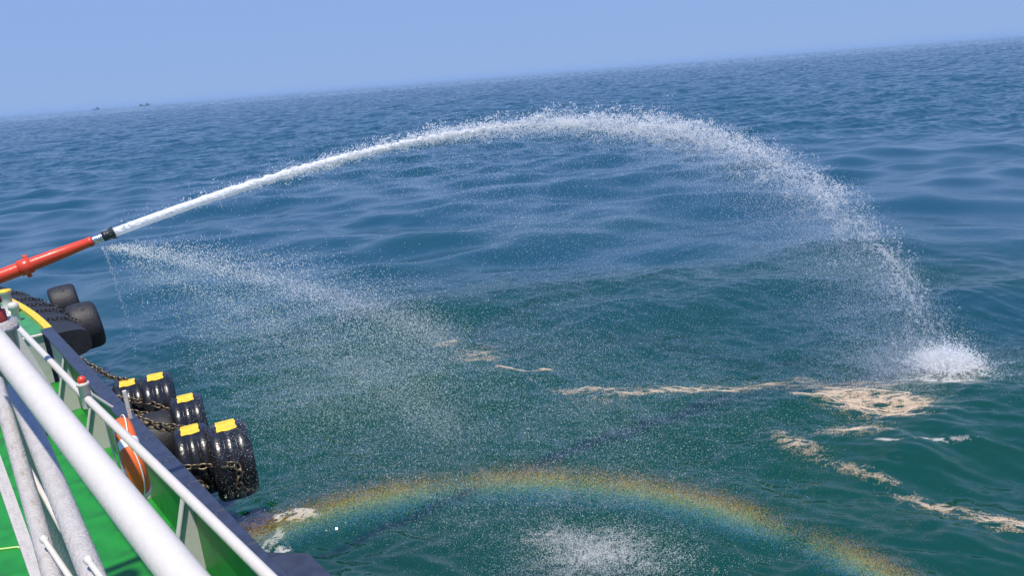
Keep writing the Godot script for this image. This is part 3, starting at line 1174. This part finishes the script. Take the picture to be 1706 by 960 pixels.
func splashes() -> void:
	burst("jet_splash", "white burst of water where the jet strikes the sea at the right", Vector3(8.75, 0, -14.05), Vector3(0.23, 0.32, 0.23), 15000, 0.004, 0.012)
	burst("splash_mist", "thin mist of drops drifting off the white burst at the right", Vector3(8.1, 0, -13.6), Vector3(0.72, 0.72, 0.6), 36000, 0.0015, 0.0042)
	burst("spray_splash", "white spray splash on the water at the bottom edge, below the rainbow", Vector3(1.15, 0, -8.75), Vector3(0.60, 0.16, 0.34), 19000, 0.0018, 0.0048)
	burst("low_mist", "hazy veil of fine drops inside the rainbow at the bottom edge", Vector3(0.8, 0, -8.9), Vector3(1.5, 0.8, 0.9), 16000, 0.0011, 0.003)
	burst("spray_splash", "thin streak of spray striking the water left of the bottom splash", Vector3(0.55, 0, -9.1), Vector3(0.22, 0.14, 0.5), 9000, 0.0016, 0.0042)


# ------------------------------------------------------------------ foam on the water

func foam(called: String, label: String, tint: Color, blobs: Array, n: int, cut: float, fscale: float, smin: float, smax: float) -> void:
	# blobs: [x, z, half length, half width, turn]
	var at := PackedVector3Array()
	var sz := PackedFloat32Array()
	var col := PackedColorArray()
	var base := Vector3(blobs[0][0], 0, blobs[0][1])
	var tries := 0
	var area := 0.0
	for b in blobs:
		area += b[2] * b[3]
	while at.size() < n and tries < n * 12:
		tries += 1
		var pick := rng.randf() * area
		var b: Array = blobs[0]
		for q in blobs:
			b = q
			pick -= q[2] * q[3]
			if pick <= 0.0:
				break
		var u := rng.randfn() * 0.5
		var v := rng.randfn() * 0.5
		var lx: float = u * b[2]
		var lz: float = v * b[3]
		var x: float = b[0] + lx * cos(b[4]) - lz * sin(b[4])
		var z: float = b[1] + lx * sin(b[4]) + lz * cos(b[4])
		var ridge := 1.0 - absf(lace.get_noise_2d(x * fscale, z * fscale * 1.7)) * 2.6
		if ridge < cut + 0.9 * (u * u + v * v) + rng.randf_range(-0.55, 0.55):
			continue
		var p := height(x, z)
		at.append(p - base + Vector3(0, 0.006, 0))
		sz.append(rng.randf_range(smin, smax))
		var w := rng.randf_range(0.6, 1.05)
		var tc := tint.lerp(Color(0.85, 0.82, 0.76), maxf(0.0, rng.randf() - 0.4))
		col.append(Color(tc.r * w, tc.g * w, tc.b * w))
	var o := drops(called, at, sz, col, M.froth, null, 0.35)
	o.position = base
	tag(o, label, "foam", "", "stuff")


func foam_patches() -> void:
	var tan := Color(0.80, 0.63, 0.44)
	var pale := Color(0.82, 0.83, 0.82)
	foam("foam", "tan lacy foam patch floating left of the white splash", tan, [[6.35, -12.9, 1.02, 1.05, 0.25], [6.9, -12.5, 0.60, 0.85, 0.3], [5.7, -13.3, 0.72, 0.34, -0.4]], 29070, 0.30, 1.7, 0.0036, 0.0086)
	foam("foam", "sparse tan foam spreading behind the lacy patch", tan, [[6.6, -14.0, 1.56, 1.02, 0.1], [5.6, -14.6, 1.32, 0.68, 0.0]], 6976, 0.50, 1.5, 0.0029, 0.0065)
	foam("foam", "long tan foam streak across the middle of the water", tan, [[3.0, -14.55, 2.28, 0.37, -0.06], [4.2, -14.15, 1.08, 0.37, -0.1], [1.6, -15.0, 1.08, 0.27, -0.05]], 11628, 0.44, 1.8, 0.0032, 0.0071)
	foam("foam", "short tan foam flecks at the left end of the long streak", tan, [[-0.1, -15.9, 0.50, 0.17, 0.25], [0.7, -15.9, 0.30, 0.10, 0.0]], 2519, 0.28, 2.0, 0.0032, 0.0071)
	foam("foam", "faint tan foam among the spray in the middle distance", tan, [[-0.9, -17.4, 0.90, 0.85, 0.3], [-1.8, -18.3, 0.60, 0.51, 0.3]], 3876, 0.50, 1.7, 0.0032, 0.0071)
	foam("foam", "tan and white foam line curving out to the right edge", tan, [[5.2, -10.2, 0.90, 0.20, 0.75], [5.9, -9.35, 0.72, 0.26, 0.55], [6.6, -8.7, 0.84, 0.37, 0.5], [4.5, -11.2, 0.72, 0.34, 1.1]], 12597, 0.36, 2.1, 0.0025, 0.0060)
	foam("foam", "pale foam patch just below the lacy tan patch", tan, [[5.6, -11.5, 0.90, 0.42, 0.1]], 2907, 0.44, 2.0, 0.0029, 0.0060)
	foam("foam", "white foam boiling against the hull behind the nearest tyre", pale, [[-4.02, -9.88, 0.42, 0.30, 0.5], [-4.2, -10.35, 0.45, 0.22, 0.2], [-3.6, -9.45, 0.35, 0.16, 0.9], [-3.6, -10.3, 0.4, 0.2, 0.3]], 26000, 0.45, 3.2, 0.003, 0.007)
	foam("foam", "ring of white churned foam on the water round the jet splash", pale, [[8.8, -14.3, 0.9, 0.7, 0.2], [8.2, -13.7, 0.8, 0.4, 0.6]], 9000, 0.42, 1.6, 0.0035, 0.008)
	foam("foam", "small breaking crest with white sparkles near the right edge", pale, [[6.9, -10.75, 0.6, 0.10, 0.1], [5.9, -10.9, 0.3, 0.08, 0.5]], 1824, 0.43, 2.4, 0.0025, 0.0054)
	foam("foam", "white foam spreading under the spray splash at the bottom", pale, [[1.0, -8.9, 0.9, 0.6, 0.3], [0.2, -9.3, 0.7, 0.3, 0.3]], 7980, 0.43, 2.6, 0.0018, 0.0043)


func rainbow() -> void:
	# rainbow light painted as tints on an arc of drops, standing square to the sun's rays
	var el := deg_to_rad(71.5)
	var az := deg_to_rad(-9.0)
	var ray := Vector3(sin(az) * cos(el), -sin(el), -cos(az) * cos(el))
	var ctr := EYE + ray * 6.9
	var u := ray.cross(Vector3.UP).normalized()
	var v := u.cross(ray).normalized()
	var ramp := Gradient.new()
	ramp.offsets = PackedFloat32Array([0.0, 0.22, 0.40, 0.52, 0.62, 0.80, 1.0])
	ramp.colors = PackedColorArray([Color(0.14, 0.36, 0.80), Color(0.08, 0.48, 0.85), Color(0.20, 0.75, 0.45), Color(0.90, 0.85, 0.10), Color(1.0, 0.62, 0.04), Color(0.85, 0.34, 0.03), Color(0.50, 0.22, 0.05)])
	var at := PackedVector3Array()
	var sz := PackedFloat32Array()
	var col := PackedColorArray()
	while at.size() < 140000:
		var th := rng.randf_range(-0.95, 0.95)
		if lace.get_noise_2d(th * 2.3, 4.0) * 1.5 + 0.75 < rng.randf():
			continue
		var w := clampf(0.5 + rng.randfn() * 0.23, 0.0, 1.0)
		var ang := deg_to_rad(40.0 + 2.2 * w)
		var r := tan(ang) * 6.9
		var back := rng.randfn() * 0.12
		var p := ctr + (u * sin(th) + v * cos(th)) * r + ray * back
		if p.y < 0.3 or to_boat(p).x < 0.15:
			continue
		at.append(p - ctr)
		sz.append(rng.randf_range(0.0009, 0.0023))
		col.append(ramp.sample(w))
	var o := drops("rainbow", at, sz, col, M.bow_drops)
	o.position = ctr
	tag(o, "rainbow arc painted as tinted drops standing in the falling spray above the water", "rainbow", "", "stuff")
